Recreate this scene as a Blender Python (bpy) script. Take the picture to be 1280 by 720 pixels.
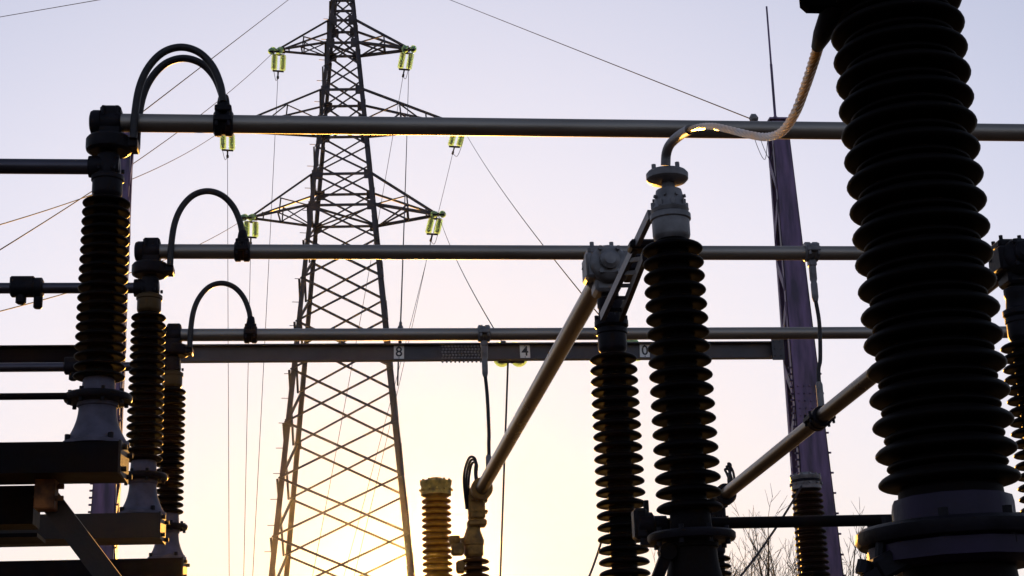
import bpy, math, random
from mathutils import Vector, Matrix
random.seed(7)
R = math.radians
for o in list(bpy.data.objects): bpy.data.objects.remove(o)
scn = bpy.context.scene
col = scn.collection

# ------------------------------------------------------------------ camera
YAW, PITCH, ROLL, FPX = R(6.52), R(17.09), R(-2.02), 2000.0
CAM = Vector((0, 0, 1.6))
cw = Vector((math.sin(YAW)*math.cos(PITCH), math.cos(YAW)*math.cos(PITCH), math.sin(PITCH)))
r0 = Vector((math.cos(YAW), -math.sin(YAW), 0)); u0 = r0.cross(cw)
cr = math.cos(ROLL)*r0 + math.sin(ROLL)*u0
cu = -math.sin(ROLL)*r0 + math.cos(ROLL)*u0
cd = bpy.data.cameras.new('camera'); cam = bpy.data.objects.new('camera', cd); col.objects.link(cam)
cam.matrix_world = Matrix(((cr.x, cu.x, -cw.x, CAM.x), (cr.y, cu.y, -cw.y, CAM.y), (cr.z, cu.z, -cw.z, CAM.z), (0, 0, 0, 1)))
cd.sensor_width = 36; cd.lens = 36*FPX/1280; cd.clip_start = 0.05; cd.clip_end = 20000
scn.camera = cam

def at(px, py, Y):
    """point of the vertical plane at depth Y seen along a direction of the photograph"""
    d = cw + cr*((px-640)/FPX) - cu*((py-360)/FPX)
    return CAM + d*(Y/d.y)

# ------------------------------------------------------------------ sky, sun, exposure
SUN_DIR = (cw + cr*((508-640)/FPX) - cu*((742-360)/FPX)).normalized()
elev = math.asin(SUN_DIR.z); azim = math.atan2(SUN_DIR.x, SUN_DIR.y)
world = bpy.data.worlds.new('World'); scn.world = world; world.use_nodes = True
nt = world.node_tree; nt.nodes.clear()
wo = nt.nodes.new('ShaderNodeOutputWorld'); bg = nt.nodes.new('ShaderNodeBackground')
sky = nt.nodes.new('ShaderNodeTexSky'); sky.sky_type = 'NISHITA'; sky.sun_disc = False
sky.sun_elevation = elev; sky.sun_rotation = azim
sky.air_density = 1.0; sky.dust_density = 2.0; sky.ozone_density = 1.5; sky.altitude = 100
bg.inputs['Strength'].default_value = 0.15
# added response curve: flattens the sky's sun side, keeps its back dark, pales colour
def wn(typ, op, *ins):
    n = nt.nodes.new(typ); n.operation = op
    for k, v in enumerate(ins):
        if isinstance(v, (int, float)): n.inputs[k].default_value = v
        elif isinstance(v, tuple): n.inputs[k].default_value = v
        else: nt.links.new(v, n.inputs[k])
    return n.outputs['Value'] if typ == 'ShaderNodeMath' or op == 'DOT_PRODUCT' else n.outputs['Vector']
VM, MA = 'ShaderNodeVectorMath', 'ShaderNodeMath'
lum = wn(MA, 'MAXIMUM', wn(VM, 'DOT_PRODUCT', sky.outputs[0], (0.2126, 0.7152, 0.0722)), 0.001)
sky_curve = wn(MA, 'MULTIPLY', wn(MA, 'SUBTRACT', 1.0, wn(MA, 'EXPONENT', wn(MA, 'MULTIPLY', lum, -0.355))), 0.905/0.30)
lum3 = nt.nodes.new('ShaderNodeCombineXYZ')
for k in range(3): nt.links.new(lum, lum3.inputs[k])
chroma = wn(VM, 'DIVIDE', sky.outputs[0], lum3.outputs[0])
gm = nt.nodes.new('ShaderNodeGamma'); gm.inputs[1].default_value = 0.40; nt.links.new(chroma, gm.inputs[0])
tint = wn(VM, 'MULTIPLY', gm.outputs[0], (0.955, 0.985, 1.23))
sc = nt.nodes.new('ShaderNodeVectorMath'); sc.operation = 'SCALE'; nt.links.new(tint, sc.inputs[0]); nt.links.new(sky_curve, sc.inputs['Scale'])
nt.links.new(sc.outputs['Vector'], bg.inputs['Color'])
nt.links.new(bg.outputs[0], wo.inputs['Surface'])
sl = bpy.data.lights.new('sun', 'SUN'); sl.energy = 4.5; sl.angle = R(0.5); sl.color = (1.0, 0.47, 0.08)
so = bpy.data.objects.new('sun', sl); col.objects.link(so)
so.rotation_euler = SUN_DIR.to_track_quat('Z', 'Y').to_euler(); so.location = (0, 0, 40)
vs = scn.view_settings
vs.view_transform = 'Standard'; vs.look = 'None'; vs.gamma = 1; vs.use_curve_mapping = False
vs.exposure = 1.0

# ------------------------------------------------------------------ materials
MAT = {}
def mat(name, c, rough=0.5, metal=0.0, var=0.25, scale=8.0, bump=0.0, spec=0.5, c2=None, stretch=None, bscale=60.0):
    m = bpy.data.materials.new(name); m.use_nodes = True; t = m.node_tree; b = t.nodes['Principled BSDF']
    tc = t.nodes.new('ShaderNodeTexCoord'); mp = t.nodes.new('ShaderNodeMapping')
    t.links.new(tc.outputs['Object'], mp.inputs[0])
    if stretch: mp.inputs['Scale'].default_value = stretch
    n = t.nodes.new('ShaderNodeTexNoise'); n.inputs['Scale'].default_value = scale; n.inputs['Detail'].default_value = 6
    t.links.new(mp.outputs[0], n.inputs['Vector'])
    cr_ = t.nodes.new('ShaderNodeValToRGB')
    lo = c2 if c2 else tuple(v*(1-var) for v in c); hi = tuple(min(1, v*(1+var)) for v in c)
    cr_.color_ramp.elements[0].position = 0.35; cr_.color_ramp.elements[1].position = 0.65
    cr_.color_ramp.elements[0].color = (*lo, 1); cr_.color_ramp.elements[1].color = (*hi, 1)
    t.links.new(n.outputs['Fac'], cr_.inputs[0]); t.links.new(cr_.outputs[0], b.inputs['Base Color'])
    mr = t.nodes.new('ShaderNodeMapRange'); mr.inputs[3].default_value = max(0.05, rough-0.12); mr.inputs[4].default_value = min(1, rough+0.12)
    t.links.new(n.outputs['Fac'], mr.inputs[0]); t.links.new(mr.outputs[0], b.inputs['Roughness'])
    b.inputs['Metallic'].default_value = metal; b.inputs['Specular IOR Level'].default_value = spec
    if bump > 0:
        n2 = t.nodes.new('ShaderNodeTexNoise'); n2.inputs['Scale'].default_value = bscale; n2.inputs['Detail'].default_value = 4
        t.links.new(mp.outputs[0], n2.inputs['Vector'])
        bp = t.nodes.new('ShaderNodeBump'); bp.inputs['Strength'].default_value = bump; bp.inputs['Distance'].default_value = 0.004
        t.links.new(n2.outputs['Fac'], bp.inputs['Height']); t.links.new(bp.outputs[0], b.inputs['Normal'])
    MAT[name] = m; return m
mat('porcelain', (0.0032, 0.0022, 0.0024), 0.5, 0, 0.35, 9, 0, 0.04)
mat('glare_porcelain', (0.40, 0.145, 0.008), 0.45, 0, 0.3, 9, 0, 0.08)  # golden sun glare on one ribbed column, put into its base colour
mat('dark_brown_porcelain', (0.07, 0.022, 0.004), 0.45, 0, 0.3, 9, 0, 0.08)
mat('shaded_aluminium', (0.10, 0.079, 0.058), 0.30, 0.9, 0.2, 3, 0.12, 0.5)  # darker copy of aluminium, shading of the slanting tubes put into its colour
mat('aluminium', (0.26, 0.228, 0.20), 0.45, 0.9, 0.14, 3, 0.12, 0.5, stretch=(0.5, 5, 5))
mat('cast', (0.16, 0.15, 0.155), 0.5, 0.4, 0.3, 14, 0.35, 0.4)
mat('dark_cast', (0.0085, 0.007, 0.0105), 0.5, 0.1, 0.35, 14, 0.35, 0.1)
mat('cement_cone', (0.085, 0.074, 0.105), 0.65, 0.2, 0.25, 12, 0.25, 0.35)
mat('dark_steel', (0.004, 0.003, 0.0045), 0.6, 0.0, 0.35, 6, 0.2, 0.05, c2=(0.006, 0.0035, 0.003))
mat('weathered_steel', (0.016, 0.013, 0.0125), 0.65, 0.1, 0.3, 7, 0.3, 0.3, c2=(0.03, 0.018, 0.012))
mat('rust', (0.26, 0.09, 0.026), 0.8, 0.0, 0.3, 10, 0.4, 0.2, c2=(0.07, 0.028, 0.014))
mat('purple_shade_steel', (0.145, 0.085, 0.17), 0.5, 0.15, 0.3, 4, 0.3, 0.4, c2=(0.06, 0.04, 0.075), stretch=(3, 3, 0.5))  # purple shadow tint put into the galvanised steel colour; streaks are weathering
mat('collar_purple', (0.014, 0.007, 0.024), 0.5, 0.0, 0.3, 8, 0.2, 0.2)
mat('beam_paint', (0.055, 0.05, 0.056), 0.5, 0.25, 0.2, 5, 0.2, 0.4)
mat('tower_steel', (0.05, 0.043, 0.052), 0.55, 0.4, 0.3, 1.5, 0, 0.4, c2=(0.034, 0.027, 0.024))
mat('cable', (0.025, 0.022, 0.024), 0.5, 0.5, 0.25, 30, 0, 0.4)
mat('wire', (0.035, 0.03, 0.034), 0.75, 0.0, 0.15, 5, 0, 0.1)
mat('sun_gold_braid', (0.30, 0.135, 0.010), 0.33, 0.95, 0.2, 5, 0, 0.4, c2=(0.06, 0.026, 0.004))  # copper braid with the low sun's gold light put into its colour
mat('matte_black', (0.003, 0.0025, 0.003), 0.9, 0, 0.2, 8, 0, 0.0)
mat('gold_lit_cast', (0.07, 0.038, 0.012), 0.5, 0.3, 0.3, 10, 0.2, 0.2)  # gold light on the two farther left caps, put into their base colour
mat('dark_aluminium', (0.075, 0.068, 0.085), 0.4, 0.85, 0.15, 3, 0.1, 0.4)
mat('glare_cast', (0.62, 0.37, 0.07), 0.6, 0.2, 0.25, 14, 0.4, 0.3, c2=(0.26, 0.15, 0.04))  # cap of the glaring column, golden glare put into its base colour
mat('glare_bronze', (0.27, 0.135, 0.03), 0.55, 0.4, 0.35, 14, 0.4, 0.3, c2=(0.15, 0.075, 0.02))  # tube end fittings with warm sun glare put into their base colour
mat('plate_white', (0.78, 0.76, 0.72), 0.5, 0, 0.06, 20)
mat('digit_black', (0.015, 0.015, 0.016), 0.5, 0, 0.1, 20)
mat('bark', (0.022, 0.016, 0.014), 0.9, 0, 0.3, 12, 0, 0.2)
mat('gravel', (0.055, 0.05, 0.046), 0.95, 0, 0.45, 30, 0.9, 0.1, bscale=18)
mat('concrete', (0.30, 0.29, 0.27), 0.85, 0, 0.15, 6, 0.4, 0.2)
def glass_mat():
    m = bpy.data.materials.new('green_glass'); m.use_nodes = True; t = m.node_tree; t.nodes.clear()
    o = t.nodes.new('ShaderNodeOutputMaterial'); tr = t.nodes.new('ShaderNodeBsdfTranslucent'); gl = t.nodes.new('ShaderNodeBsdfGlass')
    n = t.nodes.new('ShaderNodeTexNoise'); n.inputs['Scale'].default_value = 3
    cr_ = t.nodes.new('ShaderNodeValToRGB'); cr_.color_ramp.elements[0].color = (0.66, 0.93, 0.78, 1); cr_.color_ramp.elements[1].color = (0.90, 0.98, 0.76, 1)
    t.links.new(n.outputs['Fac'], cr_.inputs[0]); t.links.new(cr_.outputs[0], tr.inputs[0]); t.links.new(cr_.outputs[0], gl.inputs[0])
    gl.inputs['Roughness'].default_value = 0.08; gl.inputs['IOR'].default_value = 1.5
    mx = t.nodes.new('ShaderNodeMixShader'); mx.inputs[0].default_value = 0.72
    t.links.new(tr.outputs[0], mx.inputs[1]); t.links.new(gl.outputs[0], mx.inputs[2]); t.links.new(mx.outputs[0], o.inputs[0])
    MAT['green_glass'] = m
glass_mat()

# ------------------------------------------------------------------ mesh helpers
def basis(d, up=None):
    d = d.normalized(); up = up or (Vector((0, 0, 1)) if abs(d.z) < 0.95 else Vector((0, 1, 0)))
    x = up.cross(d).normalized(); return x, d.cross(x)
class MB:
    def __init__(s): s.v = []; s.f = []; s.sm = []
    def add(s, vs_, fs, smooth=False):
        k = len(s.v); s.v += [Vector(p) for p in vs_]; s.f += [tuple(i+k for i in f) for f in fs]; s.sm += [smooth]*len(fs); return s
    def lathe(s, prof, seg=24, o=(0, 0, 0), d=(0, 0, 1), smooth=True, caps=True):
        o = Vector(o); d = Vector(d).normalized(); x, y = basis(d); V = []; F = []
        for (r, z) in prof:
            for k in range(seg):
                a = 2*math.pi*k/seg; V.append(o + d*z + (x*math.cos(a) + y*math.sin(a))*r)
        for i in range(len(prof)-1):
            for k in range(seg):
                k2 = (k+1) % seg; F.append((i*seg+k, i*seg+k2, (i+1)*seg+k2, (i+1)*seg+k))
        s.add(V, F, smooth)
        if caps:
            n = len(prof); s.add(V[:seg], [tuple(reversed(range(seg)))]); s.add(V[(n-1)*seg:], [tuple(range(seg))])
        return s
    def tube(s, pts, r, seg=12, smooth=True):
        pts = [Vector(p) for p in pts]; n = len(pts); rs = r if isinstance(r, (list, tuple)) else [r]*n
        V = []; F = []; x = None
        for i, p in enumerate(pts):
            d = (pts[min(i+1, n-1)] - pts[max(i-1, 0)]).normalized()
            if x is None: x, y = basis(d)
            else:
                x = (x - d*x.dot(d)).normalized(); y = d.cross(x)
            for k in range(seg):
                a = 2*math.pi*k/seg; V.append(p + (x*math.cos(a) + y*math.sin(a))*rs[i])
        for i in range(n-1):
            for k in range(seg):
                k2 = (k+1) % seg; F.append((i*seg+k, i*seg+k2, (i+1)*seg+k2, (i+1)*seg+k))
        s.add(V, F, smooth)
        s.add(V[:seg], [tuple(reversed(range(seg)))]); s.add(V[-seg:], [tuple(range(seg))]); return s
    def box(s, c, size, rot=None):
        c = Vector(c); h = Vector(size)/2; V = []
        for sx in (-1, 1):
            for sy in (-1, 1):
                for sz in (-1, 1):
                    p = Vector((sx*h.x, sy*h.y, sz*h.z)); V.append(c + (rot @ p if rot else p))
        return s.add(V, [(0, 1, 3, 2), (4, 6, 7, 5), (0, 4, 5, 1), (2, 3, 7, 6), (0, 2, 6, 4), (1, 5, 7, 3)])
    def bevbox(s, c, size, b=0.006, rot=None):
        # box with chamfered edges
        hx, hy, hz = [q/2 for q in size]; c = Vector(c); idx = {}; V = []
        for sx in (-1, 1):
            for sy in (-1, 1):
                for sz in (-1, 1):
                    for ax in range(3):
                        q = [sx*(hx-b), sy*(hy-b), sz*(hz-b)]; q[ax] = (sx*hx, sy*hy, sz*hz)[ax]
                        idx[(sx, sy, sz, ax)] = len(V); p = Vector(q); V.append(c + (rot @ p if rot else p))
        F = []
        for ax in range(3):
            o1, o2 = [a for a in range(3) if a != ax]
            for sg in (-1, 1):
                q = []
                for (a, b2) in ((-1, -1), (1, -1), (1, 1), (-1, 1)):
                    k = [0, 0, 0]; k[ax] = sg; k[o1] = a; k[o2] = b2; q.append(idx[(*k, ax)])
                F.append(tuple(q))
            for a in (-1, 1):
                for b2 in (-1, 1):
                    k1 = [0, 0, 0]; k1[o1] = a; k1[o2] = b2; k2 = k1[:]; k1[ax] = -1; k2[ax] = 1
                    F.append((idx[(*k1, o1)], idx[(*k2, o1)], idx[(*k2, o2)], idx[(*k1, o2)]))
        for sx in (-1, 1):
            for sy in (-1, 1):
                for sz in (-1, 1): F.append(tuple(idx[(sx, sy, sz, a)] for a in range(3)))
        return s.add(V, F)
    def bar(s, a, b, w, h, up=None):
        a = Vector(a); b = Vector(b); x, y = basis(b-a, up); V = []
        for p in (a, b):
            for (i, j) in ((-1, -1), (1, -1), (1, 1), (-1, 1)): V.append(p + x*w/2*i + y*h/2*j)
        return s.add(V, [(3, 2, 1, 0), (4, 5, 6, 7), (0, 1, 5, 4), (1, 2, 6, 5), (2, 3, 7, 6), (3, 0, 4, 7)])
    def prism(s, a, b, prof, x, y):
        a = Vector(a); b = Vector(b); n = len(prof)
        V = [p + x*u + y*v for p in (a, b) for (u, v) in prof]
        F = [tuple(reversed(range(n))), tuple(range(n, 2*n))] + [(i, (i+1) % n, (i+1) % n+n, i+n) for i in range(n)]
        return s.add(V, F)
    def angle(s, a, b, w, t, x=None, y=None):
        a = Vector(a); b = Vector(b)
        if x is None: x, y = basis(b-a)
        return s.prism(a, b, [(0, 0), (w, 0), (w, t), (t, t), (t, w), (0, w)], x, y)
    def channel(s, a, b, h, w, t, up=Vector((0, 0, 1)), back=Vector((0, 1, 0))):
        # web faces -back, flanges reach towards +back... open side to the rear
        return s.prism(a, b, [(-h/2, 0), (h/2, 0), (h/2, w), (h/2-t, w), (h/2-t, t), (-h/2+t, t), (-h/2+t, w), (-h/2, w)], up, back)
    def bolt(s, p, d, r=0.009, l=0.014, seg=6):
        return s.lathe([(r, 0), (r, l)], seg, p, d, smooth=False)
    def build(s, name, m, parent=None, local=False, org=None):
        o_ = Vector((0, 0, 0)) if local else (Vector(org) if org is not None else (ORG[parent] if parent else Vector((0, 0, 0))))
        me = bpy.data.meshes.new(name); me.from_pydata([tuple(p-o_) for p in s.v], [], s.f); me.validate()
        if len(me.polygons) == len(s.sm): me.polygons.foreach_set('use_smooth', s.sm)
        me.set_sharp_from_angle(angle=R(38))
        me.materials.append(MAT[m]); ob = bpy.data.objects.new(name, me); col.objects.link(ob)
        if name in ('bolts', 'step_bolts', 'metal_caps', 'glass_discs'): ob['kind'] = 'stuff'
        if parent: ob.parent = parent; ORG[ob] = ORG[parent]
        else:
            ORG[ob] = o_; ob.location = o_
        return ob
ORG = {}
def empty(name, loc):
    o = bpy.data.objects.new(name, None); col.objects.link(o); o.location = loc; o.empty_display_size = 0.1; ORG[o] = Vector(loc); return o
def tag(o, label=None, cat=None, group=None, kind=None):
    if label: o['label'] = label
    if cat: o['category'] = cat
    if group: o['group'] = group
    if kind: o['kind'] = kind
    return o
def thing(name, loc, label, cat, group=None): return tag(empty(name, loc), label, cat, group)
def copy_part(src, parent, loc=(0, 0, 0)):
    c = src.copy(); col.objects.link(c); c.parent = parent; c.location = loc; ORG[c] = ORG[parent] + Vector(loc); return c
def spline(pts, n=10):
    P = [Vector(p) for p in pts]; P = [P[0]*2-P[1]] + P + [P[-1]*2-P[-2]]; out = []
    for i in range(1, len(P)-2):
        for k in range(n):
            t = k/n; a, b, c, d = P[i-1:i+3]
            out.append(0.5*((2*b) + (c-a)*t + (2*a-5*b+4*c-d)*t*t + (3*b-a-3*c+d)*t*t*t))
    out.append(P[-2]); return out

# ------------------------------------------------------------------ ground
g = MB(); N = 24; S = 3000
g.add([(-S+2*S*i/N, -S+2*S*j/N, 0) for j in range(N+1) for i in range(N+1)],
      [(j*(N+1)+i, j*(N+1)+i+1, (j+1)*(N+1)+i+1, (j+1)*(N+1)+i) for j in range(N) for i in range(N)])
tag(g.build('ground', 'gravel'), kind='structure')

# ------------------------------------------------------------------ lattice tower
TX, TY = 0.27, 60.0
def hw(z): return 0.44 + (32.6-z)*0.0885 if z < 32.6 else 0.44 - (z-32.6)*0.11
tower = thing('lattice_tower', (TX, TY, 0), 'tall steel lattice pylon with three pairs of cross arms in the background', 'pylon')
TA = R(3.6)
def trot(x, y, z): return Vector((TX+x*math.cos(TA)+y*math.sin(TA), TY-x*math.sin(TA)+y*math.cos(TA), z))
def corner(sx, sy, z): h = hw(z); return trot(sx*h, sy*h, z)
def abar(name, a, b, w, parent, m='tower_steel', x=None, y=None):
    t = max(0.012, w*0.14); return MB().angle(a, b, w, t, x, y).build(name, m, parent)
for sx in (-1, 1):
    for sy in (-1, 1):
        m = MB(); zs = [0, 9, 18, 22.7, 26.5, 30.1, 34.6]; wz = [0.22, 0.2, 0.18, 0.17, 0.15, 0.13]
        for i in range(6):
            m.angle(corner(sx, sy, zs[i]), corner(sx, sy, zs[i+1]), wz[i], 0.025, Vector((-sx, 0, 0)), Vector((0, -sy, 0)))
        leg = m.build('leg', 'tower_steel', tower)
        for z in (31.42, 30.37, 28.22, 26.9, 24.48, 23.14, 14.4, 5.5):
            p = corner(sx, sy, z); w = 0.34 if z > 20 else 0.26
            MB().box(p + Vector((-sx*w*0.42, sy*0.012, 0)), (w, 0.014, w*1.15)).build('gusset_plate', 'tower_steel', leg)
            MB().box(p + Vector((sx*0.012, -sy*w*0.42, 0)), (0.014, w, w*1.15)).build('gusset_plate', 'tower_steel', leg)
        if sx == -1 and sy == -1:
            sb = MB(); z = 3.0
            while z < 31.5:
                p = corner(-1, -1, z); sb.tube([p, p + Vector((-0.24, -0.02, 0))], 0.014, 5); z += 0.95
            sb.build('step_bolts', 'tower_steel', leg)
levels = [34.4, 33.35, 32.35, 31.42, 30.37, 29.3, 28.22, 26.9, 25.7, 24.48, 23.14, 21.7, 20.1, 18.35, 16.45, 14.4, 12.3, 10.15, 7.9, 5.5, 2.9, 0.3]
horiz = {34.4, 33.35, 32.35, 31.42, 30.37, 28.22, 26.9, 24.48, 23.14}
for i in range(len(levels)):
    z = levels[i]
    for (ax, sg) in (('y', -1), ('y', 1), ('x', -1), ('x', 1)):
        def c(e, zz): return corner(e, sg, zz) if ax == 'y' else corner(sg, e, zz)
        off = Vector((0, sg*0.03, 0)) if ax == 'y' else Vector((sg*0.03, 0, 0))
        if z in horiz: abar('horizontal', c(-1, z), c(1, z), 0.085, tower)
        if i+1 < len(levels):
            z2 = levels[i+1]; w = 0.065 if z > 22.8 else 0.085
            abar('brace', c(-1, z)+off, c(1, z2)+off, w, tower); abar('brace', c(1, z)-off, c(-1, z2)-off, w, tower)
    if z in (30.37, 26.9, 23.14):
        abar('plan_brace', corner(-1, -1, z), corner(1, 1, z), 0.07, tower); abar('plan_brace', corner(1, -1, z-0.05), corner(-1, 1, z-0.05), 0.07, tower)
TIPS = {}
for nm, zb, zt, L in (('U', 30.37, 31.42, 2.52), ('M', 26.9, 28.22, 4.55), ('W', 23.14, 24.48, 3.55)):
    for side in (-1, 1):
        tip = trot(side*L, 0, zb+0.02); TIPS[nm+('L' if side < 0 else 'R')] = tip
        m = MB(); dy = trot(0, 0.1, 0)-trot(0, 0, 0)
        for sy in (-1, 1):
            m.angle(corner(side, sy, zb), tip+dy*sy+Vector((0, 0, -0.05)), 0.105, 0.016); m.angle(corner(side, sy, zt), tip+dy*sy+Vector((0, 0, 0.03)), 0.085, 0.014)
        m.box(tip, (0.28, 0.3, 0.14))
        arm = m.build('cross_arm', 'tower_steel', tower)
        fr = (0.55, 0.86) if L < 4 else (0.38, 0.66, 0.88); low = {}
        for sy in (-1, 1):
            B0 = corner(side, sy, zb); T0 = corner(side, sy, zt); pB = B0; pT = T0
            for k, f in enumerate(fr):
                B1 = B0.lerp(tip, f); T1 = T0.lerp(tip, f); low[(sy, k)] = B1
                abar('upright', B1, T1, 0.055, arm)
                if k < len(fr)-1: abar('brace', pB, T1, 0.05, arm) if k % 2 == 0 else abar('brace', pT, B1, 0.05, arm)
                pB, pT = B1, T1
        for k in range(len(fr)-1): abar('cross_tie', low[(-1, k)], low[(1, k)], 0.055, arm)
        abar('plan_brace', corner(side, -1, zb), low[(1, 0)], 0.055, arm); abar('plan_brace', corner(side, 1, zb)+Vector((0, 0, -0.03)), low[(-1, 0)]+Vector((0, 0, -0.03)), 0.055, arm)

# ------------------------------------------------------------------ glass insulator strings
def disc_prof(k, r): z = k*0.16; return [(0.03, z+0.01), (0.045, z+0.03), (r*0.75, z+0.052), (r, z+0.07), (r*0.98, z+0.08), (r*0.7, z+0.072), (r*0.45, z+0.085), (0.025, z+0.09)]
def string_pair(a, d, label, gap=0.34, n=6, r=0.13, across=None):
    """double string of glass discs from point a along d; returns its far end"""
    a = Vector(a); d = Vector(d).normalized(); ac = across or d.cross(Vector((0, 0, 1)) if abs(d.z) < 0.9 else Vector((0, -1, 0))).normalized()
    t = thing('glass_insulator_string', a, label, 'insulator', 'glass insulator strings')
    L = n*0.16; h = MB(); h.tube([a, a+d*0.17], 0.025, 6)
    h.bar(a+d*0.15-ac*(gap/2+0.05), a+d*0.15+ac*(gap/2+0.05), 0.03, 0.07); h.build('yoke', 'dark_cast', t)
    h = MB(); q = L+0.27; h.bar(a+d*q-ac*(gap/2+0.05), a+d*q+ac*(gap/2+0.05), 0.03, 0.07)
    h.tube([a+d*(L+0.27), a+d*(L+0.6), a+d*(L+0.61), a+d*(L+0.74), a+d*(L+0.75)], [0.035, 0.03, 0.05, 0.05, 0.03], 6); h.build('yoke', 'dark_cast', t)
    for sg in (-1, 1):
        o = a+d*0.2+ac*sg*gap/2; m = MB()
        for k in range(n): m.lathe(disc_prof(k, r), 14, o, d)
        st = m.build('glass_discs', 'green_glass', t)
        c = MB()
        for k in range(n): c.lathe([(0.022, k*0.16-0.07), (0.022, k*0.16-0.03), (0.044, k*0.16-0.02), (0.048, k*0.16+0.03), (0.03, k*0.16+0.045)], 8, o, d)
        c.build('metal_caps', 'dark_cast', st)
    return a + d*(L+0.72)
def wire(a, b, sag, label, r=0.014, n=24, name='overhead_wire', group='overhead wires', m='wire'):
    a = Vector(a); b = Vector(b)
    pts = [a.lerp(b, k/n) - Vector((0, 0, 4*sag*(k/n)*(1-k/n))) for k in range(n+1)]
    o = MB().tube(pts, r, 6).build(name, m, org=a)
    return tag(o, label, 'wire', group)
wh = {'U': 'top', 'M': 'middle', 'W': 'lowest'}
DOWN = {'UL': (314, 745, 48), 'ML': (287, 745, 48), 'WL': (304, 745, 48), 'UR': (383, 745, 48), 'MR': (417, 750, 48), 'WR': (432, 745, 48)}
SPAN = {'UL': (-60, 349, 22), 'ML': (-60, 298, 22), 'WL': (-60, 404, 22), 'UR': (500, 428, 17.6), 'MR': (790, 447, 17.6), 'WR': (640, 452, 17.6)}
ENDS = {}
for k, tip in TIPS.items():
    sd = 'left' if k[1] == 'L' else 'right'; sx = -1 if k[1] == 'L' else 1
    p = tip + Vector((sx*0.10, 0.0, -0.1)); e = at(*DOWN[k]); ground_pt = p + (e-p)*((p.z-0.02)/(p.z-e.z))
    q = string_pair(p, ground_pt-p, f'glass insulator pair hanging from the {sd} tip of the {wh[k[0]]} pylon arm', across=Vector((1, 0.15, 0)))
    wire(q, ground_pt, 0.5, f'steep wire dropping from the {sd} tip of the {wh[k[0]]} pylon arm', 0.010)
    s = tip + Vector((sx*0.16, -0.05, 0.02)); e2 = at(*SPAN[k])
    if k[1] == 'L':
        q2 = string_pair(s, e2-s, f'slanting glass insulator pair pulled leftward at the {wh[k[0]]} left arm tip', gap=0.3)
        wire(q2, e2, 0.35, f'conductor running down leftward from the left tip of the {wh[k[0]]} pylon arm', 0.010)
    else:
        q2 = string_pair(s, e2-s, f'glass insulator pair pulled toward the gantry at the {wh[k[0]]} right arm tip', gap=0.34)
        d = (s-e2).normalized()
        if k == 'UR':
            e3 = e2 + d*0.95; t = thing('wire_anchor', e2, 'dark wire anchor rising behind the beam above the number 8 plate', 'anchor')
            MB().tube([e2, e2+d*0.3, e2+d*0.31, e2+d*0.7, e2+d*0.71, e3], [0.02, 0.02, 0.035, 0.035, 0.022, 0.018], 8).build('turnbuckle', 'dark_cast', t)
        else: e3 = string_pair(e2, d, {'WR': 'yellow glass insulator pair peeping out below the gantry beam by the number 4 plate', 'MR': 'glass insulator pair on the gantry behind the upright post insulators'}[k], gap=0.2, n=6, r=0.1, across=Vector((1, 0, 0)))
        wire(q2, e3, 0.25, f'conductor from the right tip of the {wh[k[0]]} pylon arm to the gantry', 0.009)
    j = [q2, q2 + Vector((sx*0.0, -0.1, -0.55)), q.lerp(q2, 0.45) + Vector((0, -0.05, -0.6)), q]
    tag(MB().tube(spline(j, 8), 0.011, 5).build('jumper_wire', 'wire', org=tip), f'small slack jumper wire at the {sd} tip of the {wh[k[0]]} pylon arm', 'wire', 'jumper wires on the pylon')
peak = Vector((TX, TY, 34.6))
wire(peak, at(937, 148, 17.0), 0.0, 'earth wire running from the pylon peak down to the right gantry post', 0.007, group='earth wires')
wire(peak, at(156, 157, 17.0), 0.0, 'earth wire running from the pylon peak down to the left gantry post', 0.007, group='earth wires')
wire(peak, at(-120, 42, 90), 0.0, 'faint earth wire crossing the upper left corner of the sky', 0.018, group='earth wires')

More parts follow.
